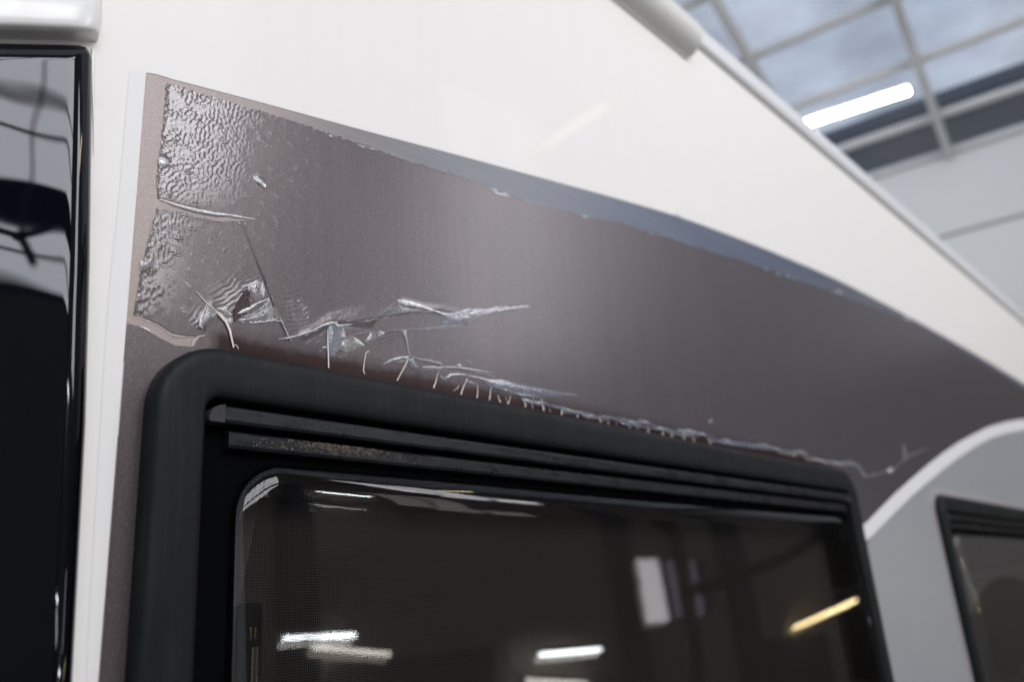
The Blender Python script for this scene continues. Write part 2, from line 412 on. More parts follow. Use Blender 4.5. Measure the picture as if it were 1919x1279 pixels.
def hose(name, pts, r, label):
    pts = [Vector(p) for p in pts]; o0 = pts[0]
    cu = bpy.data.curves.new(name, 'CURVE'); cu.dimensions = '3D'; sp_ = cu.splines.new('BEZIER'); sp_.bezier_points.add(len(pts) - 1)
    for bp, p in zip(sp_.bezier_points, pts): bp.co = p - o0; bp.handle_left_type = bp.handle_right_type = 'AUTO'
    cu.bevel_depth = r; cu.bevel_resolution = 4; cu.resolution_u = 10
    tmp = bpy.data.objects.new(name, cu); S.collection.objects.link(tmp)
    me = bpy.data.meshes.new_from_object(tmp.evaluated_get(bpy.context.evaluated_depsgraph_get())); bpy.data.objects.remove(tmp)
    me.materials.clear(); me.materials.append(M_black); me.shade_smooth()
    o = bpy.data.objects.new(name, me); o.location = o0; link(o); tag(o, label, 'hose', 'exhaust hoses of the workshop'); return o
hose('exhaust_hose', [[4.92, -2.66, 0.87], [5.01, -2.59, 0.76], [5.06, -2.58, 0.53], [5.08, -2.6, 0.19], [5.07, -2.62, -0.24], [5.03, -2.64, -0.61]], .055, 'black exhaust hose hanging down, mirrored right of the window centre')
hose('exhaust_hose', [[5.63, -2.86, 0.31], [5.77, -2.71, 0.33], [5.92, -2.56, 0.39], [6.16, -2.3, 0.48], [6.35, -2.1, 0.59], [6.53, -1.92, 0.76]], .05, 'black exhaust hose sagging sideways, mirrored at the upper right of the window')
for (sc_, wc) in ((2.35, .22), (5.35, .16), (7.0, .22)):
    tcol = box('column', (0, 0, 0), (wc, .18, 3.85), M_darksteel, None, .01); tcol.location = room(sc_, T_FRONT + .12, Z_FLOOR + 1.925); tcol.rotation_euler = (0, 0, RA); tcol.parent = ow
for (s0_, s1_, z0_, z1_) in ((2.6, 3.9, -1.9, .05), (4.1, 5.1, -1.9, -.35), (7.3, 8.6, -1.9, -.2)):
    box('wainscot_panel', room((s0_ + s1_) / 2, T_FRONT + .03, (z0_ + z1_) / 2), (s1_ - s0_, .05, z1_ - z0_), M_building, ow, .004, ROT)
for (xa, ya, xb, yb, zc, warm, lb) in ((2.80, -4.05, 3.28, -3.99, .24, False, 'white wall lamp nearest the daylit panels, mirrored at the lower left of the window'),
        (2.95, -3.98, 3.46, -3.88, .165, None, 'added slanting dim tube, stands in for the ghost of the lower left streak in the window'),  # added lamp, imitates the inner pane's ghost reflection of the lamp above
        (4.6, -3.8, 5.2, -3.7, -.24, None, 'added dim tube, stands in for the ghost streak at the window bottom centre'),  # added lamp, imitates the ghost reflection of the low wall lamp
        (4.75, -3.78, 5.4, -3.68, -.06, False, 'low white wall lamp mirrored at the lower middle of the window'),
        (3.1, -3.95, 3.5, -3.90, 1.55, False, 'high white wall lamp mirrored along the upper edge of the window')):
    tube_lamp((xa, ya, zc), (xb, yb, zc - (.10 if warm is None else .02)), lb, warm)
tube_lamp((8.35, -3.35, -.12), (8.82, -2.75, .10), 'warm yellow tube lamp mirrored at the right of the window', True)
tube_lamp((6.36, 1.60, 3.77), (6.50, .815, 3.75), 'bright white tube lamp hanging below the glazed roof', r=.021)

# ================================================================== MOTORHOME
mh = empty('motorhome', (1.0, 0.0, Z_FLOOR)); tag(mh, 'white motorhome with torn brown graphic film above its black-framed window', 'motorhome')
OFFS = Vector((1.0, 0.0, Z_FLOOR))
class Part:
    """meshes are written in world coordinates; this shifts them under the motorhome"""
def under(o, parent):
    o.parent = parent
    if parent is mh: o.matrix_parent_inverse = Matrix.Translation(-OFFS)
    return o

# side wall with two window openings (built as strips round the openings)
WX = [(.262, 1.305), (1.815, 2.54)]; WZ = (-.465, .142)
xs = [-.35, .262, 1.305, 1.815, 2.54, 5.2]; zs_ = [-1.5, WZ[0], WZ[1], .852]
V = [(x, 0, z) for z in zs_ for x in xs]; Fc = []
for j in range(3):
    for i in range(5):
        if j == 1 and i in (1, 3): continue
        a = j * 6 + i; Fc.append((a, a + 1, a + 7, a + 6))
side = under(obj('side_panel', V, Fc, M_white), mh)
# roof edge: sealed seam, trim and the roof curving away
prof = [(-.0005, .852), (-.0005, .857), (-.006, .858), (-.0075, .862), (-.0075, .885), (-.006, .893), (0.0, .905), (.012, .918), (.03, .929), (.06, .938), (.12, .945), (.4, .955), (2.1, .96)]
P = np.array([[(x, y, z) for (y, z) in prof] for x in (-.35, 5.2)])
under(grid('roof_edge', P, M_trim), mh)
P = np.array([[(x, y, z) for (y, z) in ((-.0002, .8505), (-.0022, .8512), (-.0026, .8535), (-.0022, .8562), (-.0002, .8568))] for x in (-.35, 5.2)])
under(grid('seam', P, M_seam), mh)
# rail with a cut end on the roof edge
def sweep(name, pts, prof, mat, parent, cap=True):
    n = len(prof); V = []; Fc = []
    for p in pts:
        for (a, b) in prof: V.append((p[0], p[1] + a, p[2] + b))
    for i in range(len(pts) - 1):
        for j in range(n):
            Fc.append((i * n + j, i * n + (j + 1) % n, (i + 1) * n + (j + 1) % n, (i + 1) * n + j))
    if cap: Fc.append(tuple(range(n))[::-1]); Fc.append(tuple(range((len(pts) - 1) * n, len(pts) * n)))
    return under(obj(name, V, Fc, mat, None, auto=22), parent)
rp = [(0, .0)] + [(-.030 + .030 * math.cos(a) - .0, .038 + .038 * math.sin(a)) for a in np.linspace(-1.2, 1.4, 9)][::1]
rp = [(.02, -.004)] + [(.0 - .033 * math.cos(a), .030 + .034 * math.sin(a)) for a in np.linspace(-1.35, 1.45, 13)] + [(.02, .064)]
sweep('roof_rail', [(-.3, 0, .812), (.9, 0, .812), (1.035, 0, .812)], rp, M_awn, mh)
sweep('roof_rail_gasket', [(-.3, 0, .802), (1.03, 0, .802)], [(.001, .002), (-.004, .003), (-.005, .006), (-.004, .010), (.001, .010)], M_awn, mh)

# ---- film: base sheet ------------------------------------------------------------
top_px = [(270, 135), (480, 190), (700, 250), (850, 289), (1000, 330), (1140, 368), (1270, 405), (1420, 461), (1560, 520), (1660, 571), (1750, 620), (1840, 671), (1919, 720)]
top_w = [at(*p) for p in top_px] + [(3.8, .594), (5.2, .594)]
TX = np.array([p[0] for p in top_w]); TZ = np.array([p[1] for p in top_w])
def smooth_interp(x, X, Y):
    # monotone-ish smoothing: interpolate then blur lightly
    f = lambda v: np.interp(v, X, Y)
    h_ = .02 + .05 * np.clip((np.asarray(x) - .25), 0, 2)
    return sum(w * f(np.asarray(x) + k * h_) for k, w in ((-1, .25), (0, .5), (1, .25)))
XL = .2085
x_arr = np.concatenate([np.linspace(XL, .6, 60), np.linspace(.62, 5.2, 120)])
zt = smooth_interp(x_arr, TX, TZ); zt[0] = TZ[0]
P = np.stack([np.stack([x_arr, np.full_like(x_arr, -.0003), np.interp(x_arr, [1.25, 1.33], [.166, .0])], -1), np.stack([x_arr, np.full_like(x_arr, -.0003), zt], -1)], 1)
film = under(grid('graphic_film', P, M_base), mh)
film['label'] = 'brown-grey printed film with shrunken, wrinkled and torn clear laminate'
# thin dark cut line along the film's upper edge
P = np.stack([np.stack([x_arr, np.full_like(x_arr, -.00035), zt - .0002], -1), np.stack([x_arr, np.full_like(x_arr, -.0004), zt + .0002 * np.clip(2 - x_arr * 2, .3, 1)], -1)], 1)
under(grid('cut_edge', P, M_crackdark), film)

# ---- laminate as a height field -------------------------------------------------------
lam_px = [(312, 157), (340, 163), (400, 183), (480, 207), (540, 225), (590, 243), (640, 259), (700, 281), (760, 300), (850, 328), (930, 357), (1000, 381), (1090, 404), (1180, 424), (1270, 452), (1350, 477), (1450, 509), (1530, 537), (1570, 550), (1600, 565), (1660, 583), (1700, 600), (1760, 634), (1850, 688), (1919, 733)]
lam_w = [at(*p) for p in lam_px] + [(4.0, .584), (5.2, .584)]
LX = np.array([p[0] for p in lam_w]); LZ = np.array([p[1] for p in lam_w])
def field(x, z, lo, hi, n, seed, ax=1.0, az=1.0):
    """band-limited random field: labyrinth-like wrinkles of wavelength 1/lo..1/hi metres"""
    r = np.random.default_rng(seed); out = np.zeros_like(x)
    for _ in range(n):
        k = r.uniform(lo, hi) * 2 * math.pi; a = r.uniform(0, 2 * math.pi)
        out += np.cos(k * (math.cos(a) * x * ax + math.sin(a) * z * az) + r.uniform(0, 6.283))
    return out / math.sqrt(n / 2)
def sstep(a, b, v):
    t = np.clip((v - a) / (b - a), 0, 1); return t * t * (3 - 2 * t)
def blob(u, w, cu, cw, su, sw, ang=0.0):
    c_, s_ = math.cos(ang), math.sin(ang); a = (u - cu) * c_ + (w - cw) * s_; b = -(u - cu) * s_ + (w - cw) * c_
    return np.exp(-(a / su) ** 2 - (b / sw) ** 2)
xf_ = np.concatenate([np.linspace(.2243, .46, 440), .46 + (np.linspace(0, 1, 170)[1:] ** 1.8) * (5.2 - .46)])
NZ = 460
tt = np.linspace(0, 1, NZ)
Xg, Tg = np.meshgrid(xf_, tt, indexing='ij')
zhi = np.interp(xf_, LX, LZ)
zhi = zhi + .0006 * (np.interp(xf_, np.linspace(.2, 5.2, 2600), rng.normal(size=2600))) * np.interp(xf_, [.2, .35, .8, 3], [1.2, 1.2, 1.8, 3.5])
zlo = np.interp(xf_, [1.25, 1.33], [.165, .0])[:, None]
Zg = zlo + (zhi[:, None] - zlo) * Tg
# ragged left edge that leans like the shrunken film in the photograph
edge_px = [(312, 157), (306, 230), (298, 300), (293, 340), (296, 372), (293, 395), (280, 440), (268, 490), (260, 530), (252, 575), (248, 592), (244, 640)]
ez = np.array([at(*p)[1] for p in edge_px])[::-1]; ex = np.array([at(*p)[0] for p in edge_px])[::-1]
jag = np.interp(Zg, np.linspace(0, .6, 1500), np.random.default_rng(3).normal(size=1500)) * .0005
xleft = np.interp(Zg, ez, ex) + jag
sfrac = np.clip((Xg - .2243) / .03, 0, 1)
Xg = Xg + (xleft - .2243) * (1 - sfrac)
U, Wp = pix(Xg, np.zeros_like(Xg), Zg)
h = np.zeros_like(Xg)
wig = field(Xg, Zg, 190, 320, 30, 5, 1.15, .9)
wig2 = field(Xg, Zg, 170, 300, 26, 9, 1.5, .6)
fine = field(Xg, Zg, 420, 700, 30, 6)
mid = field(Xg, Zg, 60, 140, 22, 8)
A = sstep(540, 350, U + .25 * (Wp - 250)) * sstep(430, 330, Wp + .10 * (U - 300))
A = np.maximum(A, blob(U, Wp, 360, 230, 95, 90))
A *= sstep(400, 372, Wp)
Bm = sstep(395, 270, U + .30 * (Wp - 420)) * sstep(385, 410, Wp) * sstep(640, 560, Wp)
big = field(Xg, Zg, 25, 60, 18, 15)
mod = np.clip(.75 + .45 * big, .25, 1.6)
wig3 = field(Xg, Zg, 130, 240, 26, 31, 1.1, .9)
labyr = np.tanh((wig + .45 * wig3) * 1.1)
sharp = 1 - 1.4 * np.abs(np.tanh(wig3 * .8 + wig * .5))
fade = np.clip(A, 0, 1) ** 1.3
h += fade * mod * (.000102 * labyr + .000046 * sharp) + fade * .000022 * fine
h += Bm * mod * (.000115 * np.tanh(wig2 * 1.2) + .00004 * wig)
# scattered small pimples fading to the right
pim = np.clip(np.tanh((fine * .8 + mid * .8) - 1.9), 0, 1)
h += pim * .00028 * sstep(720, 430, U) * sstep(520, 380, Wp + 0 * U) * (1 - .6 * A)
h += pim * .00018 * sstep(560, 300, U) * sstep(640, 430, Wp)
# fan-shaped ripples round the torn hole and right of the long crack
def ripples(cu, cw, su, sw, ang, lam, amp, curve):
    c_, s_ = math.cos(ang), math.sin(ang)
    a = (U - cu) * c_ + (Wp - cw) * s_; b = -(U - cu) * s_ + (Wp - cw) * c_
    ph = (b + curve * a * a) / lam * 2 * math.pi + .5 * mid
    return amp * np.exp(-(a / su) ** 4 - (b / sw) ** 2) * np.maximum(np.sin(ph), -.2)
h += ripples(432, 558, 30, 26, -.62, 9.5, .00015, .004)
h += ripples(468, 540, 24, 15, -.30, 8.0, .00013, .004)
h += ripples(556, 588, 26, 40, -.22, 9.0, .00010, .003)
h += ripples(372, 596, 16, 14, -.95, 11, .00022, .004)
h += ripples(720, 632, 26, 18, -.35, 6.5, .00016, .003)
h += ripples(638, 642, 22, 20, -.6, 7.0, .00014, .004)
# lifted ridge along the long tear, lifted dome beside the hole
def ridge(pts, wd, amp):
    d = np.full_like(U, 1e9)
    for (x0, y0), (x1, y1) in zip(pts[:-1], pts[1:]):
        dx, dy = x1 - x0, y1 - y0; L2 = dx * dx + dy * dy
        t_ = np.clip(((U - x0) * dx + (Wp - y0) * dy) / L2, 0, 1)
        d = np.minimum(d, np.hypot(U - x0 - t_ * dx, Wp - y0 - t_ * dy))
    return amp * np.exp(-(d / wd) ** 2)
h += ridge([(570, 628), (600, 612), (620, 600), (645, 601), (690, 604)], 9, .0007)
h += ridge([(690, 604), (735, 575), (750, 565), (790, 576), (850, 585)], 6, .0006)
h += blob(U, Wp, 640, 590, 34, 9, -.25) * .0005 * (.4 + .6 * np.tanh(fine))
h += ridge([(380, 610), (395, 575), (430, 600)], 7, .0006)
h += blob(U, Wp, 486, 341, 9, 5, .8) * .0011
h += blob(U, Wp, 268, 497, 14, 9, .3) * .0010 + blob(U, Wp, 303, 303, 9, 9, .3) * .0012
# gentle waviness of the whole sheet and slight lift at its upper edge
h += .00001 * mid * sstep(1400, 400, U)
h += .00012 * np.exp(-((1 - Tg) * (zhi[:, None] - .165) / .0012) ** 2)
h += .00014 * np.exp(-((Xg - xleft) / .0012) ** 2) * sstep(700, 640, Wp)
Y = -(.0008 + h)
G = np.stack([Xg, Y, Zg], -1)
# the horizontal rip from the left edge and the oblique one at the corner of the window leave bare base film
lam_full = grid('clear_laminate', G, M_lam)
gl = np.clip(np.maximum(A, Bm), 0, 1)
for (cu, cw, su, sw, an) in ((435, 560, 34, 26, -.5), (556, 588, 28, 42, -.2), (372, 596, 16, 14, -.9), (635, 600, 50, 18, -.2), (720, 632, 30, 18, -.3), (638, 642, 24, 22, -.6), (770, 575, 60, 10, .2)):
    gl = np.maximum(gl, blob(U, Wp, cu, cw, su, sw, an) * .8)
gl = np.maximum(gl, np.clip(pim * 2, 0, 1) * sstep(720, 430, U))
at_ = lam_full.data.attributes.new('gloss', 'FLOAT', 'POINT'); at_.data.foreach_set('value', gl.astype(np.float32).ravel())
rip1 = [(286, 381), (300, 371), (345, 385), (400, 398), (440, 404), (484, 410.5), (446, 414), (410, 414), (370, 405), (330, 396), (296, 392)]
rip2 = [(236, 596), (258, 592), (290, 606), (325, 626), (372, 634), (360, 650), (330, 648), (300, 633), (262, 611), (238, 606)]
low_left = [(200, 606), (238, 606), (262, 611), (300, 633), (335, 652), (350, 700), (200, 700)]
hole = [(441, 578), (452, 556), (462, 541), (470, 548), (466, 560), (470, 575), (462, 590), (452, 596), (436, 602)]
def inside(poly, u, w):
    r = np.zeros(u.shape, bool); n = len(poly)
    for i in range(n):
        x0, y0 = poly[i]; x1, y1 = poly[(i + 1) % n]
        c_ = ((y0 > w) != (y1 > w)) & (u < (x1 - x0) * (w - y0) / (y1 - y0 + 1e-9) + x0)
        r ^= c_
    return r
bm = bmesh.new(); bm.from_mesh(lam_full.data)
bm.verts.ensure_lookup_table()
nseed = np.random.default_rng(2).normal(size=U.size) * 1.0
kill = (inside(rip1, U.ravel() + nseed, Wp.ravel() + nseed * .6) | inside(rip2, U.ravel() + nseed, Wp.ravel()) | inside(low_left, U.ravel(), Wp.ravel()) | inside(hole, U.ravel(), Wp.ravel()))
bmesh.ops.delete(bm, geom=[v for v, k in zip(bm.verts, kill) if k], context='VERTS')
bm.to_mesh(lam_full.data); bm.free()
under(lam_full, film)

# laminate strip left of the window (still stuck down, darker)
sp = [(236, 607), (262, 613), (298, 634), (338, 654), (360, 700)]
top_s = [at(*p) for p in sp]
xs2 = np.linspace(XL + .0004, .245, 40)
zt2 = np.interp(xs2, [p[0] for p in top_s], [p[1] for p in top_s])
P = np.stack([np.stack([xs2, np.full_like(xs2, -.0009), np.full_like(xs2, -.9)], -1), np.stack([xs2, np.full_like(xs2, -.0009), zt2], -1)], 1)
o = under(grid('laminate_strip', P, M_lam2), film)
# base film continues under the strip
under(obj('base_strip', [(XL, -.0004, -.9), (.245, -.0004, -.9), (.245, -.0004, .12), (XL, -.0004, .12)], [(0, 1, 2, 3)], M_base), film)
# white film border left of the brown film
wl = [(240, 128), (243, 129), (232, 250), (222, 380), (210, 480), (200, 600), (190, 760), (178, 960), (160, 1279)]
V = []; 
for p in wl[1:]:
    a = at(*p); V.append((a[0], -.00025, a[1])); V.append((XL - .0002, -.00025, a[1] + .0028))
V[1] = (XL - .0002, -.00025, at(270, 133)[1])
under(obj('white_border', V, [(2 * i, 2 * i + 1, 2 * i + 3, 2 * i + 2) for i in range(len(V) // 2 - 1)], M_whitefilm), film)

# ---- tears -----------------------------------------------------------------
def strip(name, pts, mat, lift=.0011, arch=.0, n=6, parent=None, jitter=0.0, sm=3):
    """a sliver of film: pts = (u, w, half width in photo px); arched cross-section"""
    pts = np.array(pts, float)
    # resample smoothly
    t0 = np.arange(len(pts)); t1 = np.linspace(0, len(pts) - 1, (len(pts) - 1) * sm + 1)
    q_ = np.stack([np.interp(t1, t0, pts[:, k]) for k in range(3)], 1)
    if jitter: q_[1:-1, :2] += rng.normal(size=(len(q_) - 2, 2)) * jitter; q_[:, 2] *= 1 + .35 * rng.normal(size=len(q_)).clip(-1.5, 1.5)
    d = np.gradient(q_[:, :2], axis=0); d /= np.linalg.norm(d, axis=1)[:, None] + 1e-9
    nrm = np.stack([-d[:, 1], d[:, 0]], 1)
    P = []
    for i in range(len(q_)):
        row = []
        for k in np.linspace(-1, 1, n):
            u, w = q_[i, :2] + nrm[i] * k * max(q_[i, 2], .15)
            off = lift + arch * .42 * (1 - k * k) * (q_[i, 2] / pts[:, 2].max())
            x, z = at(u, w, off); row.append((x, -off, z))
        P.append(row)
    return under(grid(name, np.array(P), mat), parent or film)
def patch(name, poly, mat, lift=.0011, bow=.0, parent=None, sub=2, jit=.6):
    """an irregular flat piece of film"""
    pts = []
    n = len(poly)
    for i in range(n):
        a = np.array(poly[i], float); b = np.array(poly[(i + 1) % n], float)
        for k in range(sub): pts.append(a + (b - a) * k / sub + (rng.normal(size=2) * jit if k else 0))
    c_ = np.mean(pts, 0); V = []; Fc = []
    R = 4
    for r in range(1, R + 1):
        for p in pts:
            q_ = c_ + (p - c_) * r / R; off = lift + bow * (1 - (r / R) ** 2) + abs(rng.normal()) * bow * .15
            x, z = at(q_[0], q_[1], off); V.append((x, -off, z))
    N = len(pts)
    x, z = at(c_[0], c_[1], lift + bow); V.append((x, -(lift + bow), z)); cc = len(V) - 1
    for i in range(N):
        Fc.append((cc, i, (i + 1) % N))
        for r in range(R - 1):
            a = r * N; Fc.append((a + i, a + N + i, a + N + (i + 1) % N, a + (i + 1) % N))
    return under(obj(name, V, Fc, mat, None, smooth=True), parent or film)

CR, PT, CK = 'film_curl', 'film_patch', 'crack'
# bare hole
patch('bare_patch', hole, M_rust, .0021, 0)
# rip at the upper left: bright lifted upper lip
strip(CR, [(300, 373, 1), (330, 384, 2.5), (365, 393, 3), (400, 399, 2.5), (440, 405, 2.5), (482, 410.5, .4)], M_curl, .0012, .0022)
strip(CR, [(334, 386, .6), (370, 396, 1.3), (410, 403, 1.4), (424, 402, .5)], M_curl, .0016, .0014)
strip(CR, [(297, 396, 1), (330, 399, 1.8), (370, 407, 1.6), (410, 415, 1.2), (440, 417, .5)], M_haze, .0012, .0006, jitter=.7)
patch(PT, [(440, 412), (452, 418), (463, 416), (458, 424), (447, 422)], M_haze, .0012, .0004)
# flaps at the left edge
patch(PT, [(297, 297), (303, 293), (310, 297), (315, 305), (309, 313), (299, 315)], M_curl, .0013, .0012)
patch(PT, [(263, 489), (272, 483), (285, 489), (297, 501), (290, 508), (274, 510), (264, 508)], M_haze, .0015, .0010)
patch(PT, [(475, 333), (482, 329), (490, 337), (499, 347), (497, 352), (488, 347), (480, 341)], M_curl, .0014, .0008)
# long dark crack
strip(CK, [(453, 416, .3), (464, 441, .45), (472, 462, .5), (480, 483, .6), (488, 504, .8), (497, 524, .9), (512, 563, .9), (524, 597, 1.0), (535, 622, .8), (546, 640, .5)], M_crackdark, .0017, 0)
strip(CK, [(500, 532, .2), (515, 572, .5), (528, 603, 1.1), (540, 630, 1.4), (547, 641, .6)], M_haze, .0019, .0002)
# hole surroundings
patch(PT, [(463, 540), (478, 527), (492, 526), (497, 545), (493, 560), (480, 565), (470, 556)], M_haze, .0016, .0008)
strip(CR, [(452, 540, .6), (466, 535, 1.6), (480, 528, 1.8), (492, 532, .5)], M_curl, .0018, .001, jitter=.6)
patch(PT, [(440, 595), (452, 600), (470, 588), (490, 575), (505, 560), (510, 575), (500, 590), (470, 600), (445, 604)], M_haze, .0015, .0009)
strip(CR, [(444, 588, 1.6), (455, 585, 4.2), (470, 577, 2.2), (488, 566, 2.2), (505, 560, 1.4)], M_curl, .0019, .0014, jitter=.5)
patch(PT, [(441, 600), (470, 592), (500, 577), (515, 575), (526, 600), (505, 606), (480, 606), (455, 607)], M_haze, .0016, .0006)
strip(CR, [(472, 607, .6), (490, 604, 1.0), (508, 602, 1.2), (528, 602, .5)], M_curl, .0019, .0006, jitter=1)
# triangular flap and its thread down to the frame
patch(PT, [(389, 569), (398, 578), (410, 590), (404, 598), (390, 604), (378, 616), (374, 608), (378, 596)], M_haze, .0017, .0016)
strip(CR, [(388, 570, .4), (382, 584, 1.0), (376, 598, 2.6), (375, 611, 2.8), (380, 616, .8)], M_curl, .0020, .0016)
strip(CK, [(368, 546, .3), (378, 557, .5), (389, 569, .6), (405, 583, .8), (415, 592, 3.5), (424, 603, 2.6), (431, 620, 2.0), (435, 638, 1.7), (438, 652, 1.3)], M_crack, .0019, .0005)
strip(CK, [(438, 646, .5), (444, 648, .7), (447, 655, .5)], M_crack, .0019, .0002)
patch(PT, [(407, 578), (420, 573), (432, 568), (426, 580), (436, 590), (424, 600), (414, 592)], M_haze, .0016, .0008)
patch(PT, [(424, 599), (440, 594), (436, 604), (434, 622), (428, 612)], M_haze, .0016, .0006)
# oblique bare band at the window's corner gets a pale lip
strip(CR, [(246, 594, .6), (270, 598, 1.0), (300, 612, 1.2), (326, 630, 1.2), (372, 632, .5)], M_haze, .0012, .0005, jitter=.6)
strip(CR, [(262, 612, .5), (274, 617, 1.8), (284, 622, .6)], M_curl, .0014, .0008)
strip(CK, [(360, 650, .5), (363, 640, .9), (372, 631, 1.0), (384, 629, .4)], M_crack, .0012, .0002)
# the long horizontal tear
strip(CR, [(522, 636, .4), (540, 634, 1.5), (560, 629, 1.8), (580, 622, 1.8), (597, 619, .6)], M_curl, .0020, .0016)
strip(CR, [(585, 620, .4), (605, 610, 2.0), (620, 606, 2.8), (634, 604, .5)], M_curl, .0024, .0016)
strip(CR, [(624, 604, .5), (634, 611, 2.4), (645, 610, 2.0), (660, 608, .5)], M_curl, .0024, .0014)
strip(CK, [(640, 606, .5), (690, 598, .7), (740, 590, .8), (790, 583, .8), (835, 578, .4)], M_crackdark, .0019, 0)
strip(CR, [(690, 604, .4), (712, 592, 1.2), (728, 578, 1.7), (740, 566, 1.0), (745, 562, .4)], M_haze, .0020, .0012)
strip(CR, [(745, 563, 1.2), (756, 567, 5.2), (772, 570, 4.6), (795, 576, 2.6), (815, 583, 1.8), (832, 588, 1.6), (848, 588, .4)], M_curl, .0018, .0016)
patch(PT, [(700, 601), (735, 575), (748, 566), (756, 575), (790, 580), (815, 583), (760, 590)], M_haze, .0014, .0005)
patch(PT, [(828, 590), (850, 588), (880, 581), (900, 578), (894, 594), (874, 606), (850, 610), (828, 612)], M_hazeblue, .0014, .0007)
strip(CR, [(826, 589, .4), (842, 590, 1.6), (862, 585, 1.4), (878, 581, 2.4), (883, 579, 1.0)], M_curl, .0019, .0012)
strip(CR, [(868, 608, .5), (878, 604, 2.4), (894, 596, 2.4), (896, 588, 1.8), (890, 585, .5)], M_haze, .0019, .0012)
patch(PT, [(880, 581), (930, 577), (985, 573), (994, 575), (960, 583), (900, 594), (893, 590)], M_hazeblue, .0013, .0004)
for s0 in ([(920, 578, .3), (930, 577, 1.6), (940, 575, .4)], [(944, 574, .4), (950, 577, 1.2), (960, 578, .5)], [(972, 576, .4), (984, 575, 1.2), (992, 574.5, .3)]):
    strip(CR, s0, M_curl, .0017, .0006)
strip(CR, [(896, 598, .5), (930, 588, .8), (965, 582, .7), (992, 575, .2)], M_haze, .0016, .0004)
strip(CR, [(660, 628, .4), (700, 622, .7), (755, 619, 1.0), (800, 616, 1.8), (850, 611, 1.6), (876, 607, .5)], M_hazeblue, .0016, .0004)
# milky sheet under the ridge, vertical rip
patch(PT, [(616, 612), (628, 606), (645, 612), (648, 630), (640, 640), (636, 655), (626, 668), (618, 668), (615, 640)], M_hazeblue, .0017, .0006)
strip(CK, [(614, 618, .4), (614.5, 640, .9), (615.5, 665, 1.1), (616, 690, 1.1)], M_crack, .0020, .0002)
patch(PT, [(640, 640), (660, 630), (676, 640), (684, 648), (668, 655), (650, 660), (636, 657)], M_haze, .0017, .0007)
strip(CR, [(645, 634, .5), (660, 629, 1.0), (676, 625, 1.0), (694, 622, .4)], M_haze, .0018, .0005)
patch(PT, [(694, 624), (718, 620), (720, 628), (700, 638), (688, 644), (684, 640)], M_haze, .0018, .0006)
strip(CR, [(604, 652, .4), (611, 651, 1.6), (616, 650, 1.0)], M_curl, .0020, .0008)
for k in range(7):
    u0 = 588 + rng.uniform(0, 24); w0 = 640 + rng.uniform(-4, 22)
    strip(CR, [(u0, w0, .3), (u0 + 5, w0 - 4, .8), (u0 + 11, w0 - 9, .3)], M_haze, .0018, .0004)
strip(CK, [(692, 659, .8), (686, 661, .7), (683, 678, .7), (681, 695, .9), (684, 702, .5)], M_crack, .0018, .0002)
# second cluster
patch(PT, [(752, 620), (762, 620), (762, 636), (756, 630)], M_haze, .0017, .0004)
strip(CK, [(760, 620, .7), (763, 640, 1.1), (766, 660, 1.0), (768, 668, .8)], M_haze, .0019, .0002)
strip(CR, [(718, 683, .3), (735, 675, 2.0), (752, 671, 2.8), (766, 670, 1.6)], M_curl, .0021, .0018)
strip(CR, [(745, 679, .3), (758, 677, .7), (768, 673, .4)], M_curl, .0021, .0006)
strip(CK, [(765, 674, 1.0), (756, 692, 1.0), (744, 714, 1.0)], M_crack, .0020, .0002)
patch(PT, [(764, 675), (774, 671), (786, 690), (778, 694), (768, 687)], M_hazeblue, .0020, .0006)
strip(CR, [(768, 668, .8), (785, 673, 1.8), (806, 677, 2.6), (826, 682, 2.8), (829, 690, .6)], M_haze, .0020, .0012)
strip(CR, [(792, 689, .8), (812, 688, 1.2), (829, 690, .9)], M_curl, .0022, .0008)
strip(CR, [(784, 695, .4), (800, 693, 1.2), (820, 692, 1.2), (838, 693, .5)], M_haze, .0021, .0006)
strip(CR, [(828, 688, .6), (850, 689, 1.2), (870, 691, 1.2), (890, 694, 1.0), (924, 699, .3)], M_curl, .0021, .0010)
patch(PT, [(846, 688), (862, 681), (870, 690), (858, 691)], M_haze, .0019, .0006)
strip(CR, [(873, 675, .4), (882, 680, 1.4), (888, 686, .6)], M_haze, .0019, .0006)
strip(CR, [(834, 709, .4), (845, 703, 2.4), (858, 702, 1.8), (874, 703, .6)], M_curl, .0023, .0016)
strip(CR, [(874, 695, .5), (900, 700, 1.0), (925, 705, .8), (935, 708, .4)], M_haze, .0020, .0006)
strip(CR, [(876, 704, .5), (900, 709, 1.2), (925, 715, .6)], M_curl, .0020, .0006)
patch(PT, [(824, 702), (834, 710), (845, 704), (838, 716), (826, 712)], M_hazeblue, .0018, .0004)
patch(PT, [(872, 710), (890, 718), (897, 722), (884, 722), (873, 716)], M_haze, .0018, .0004)
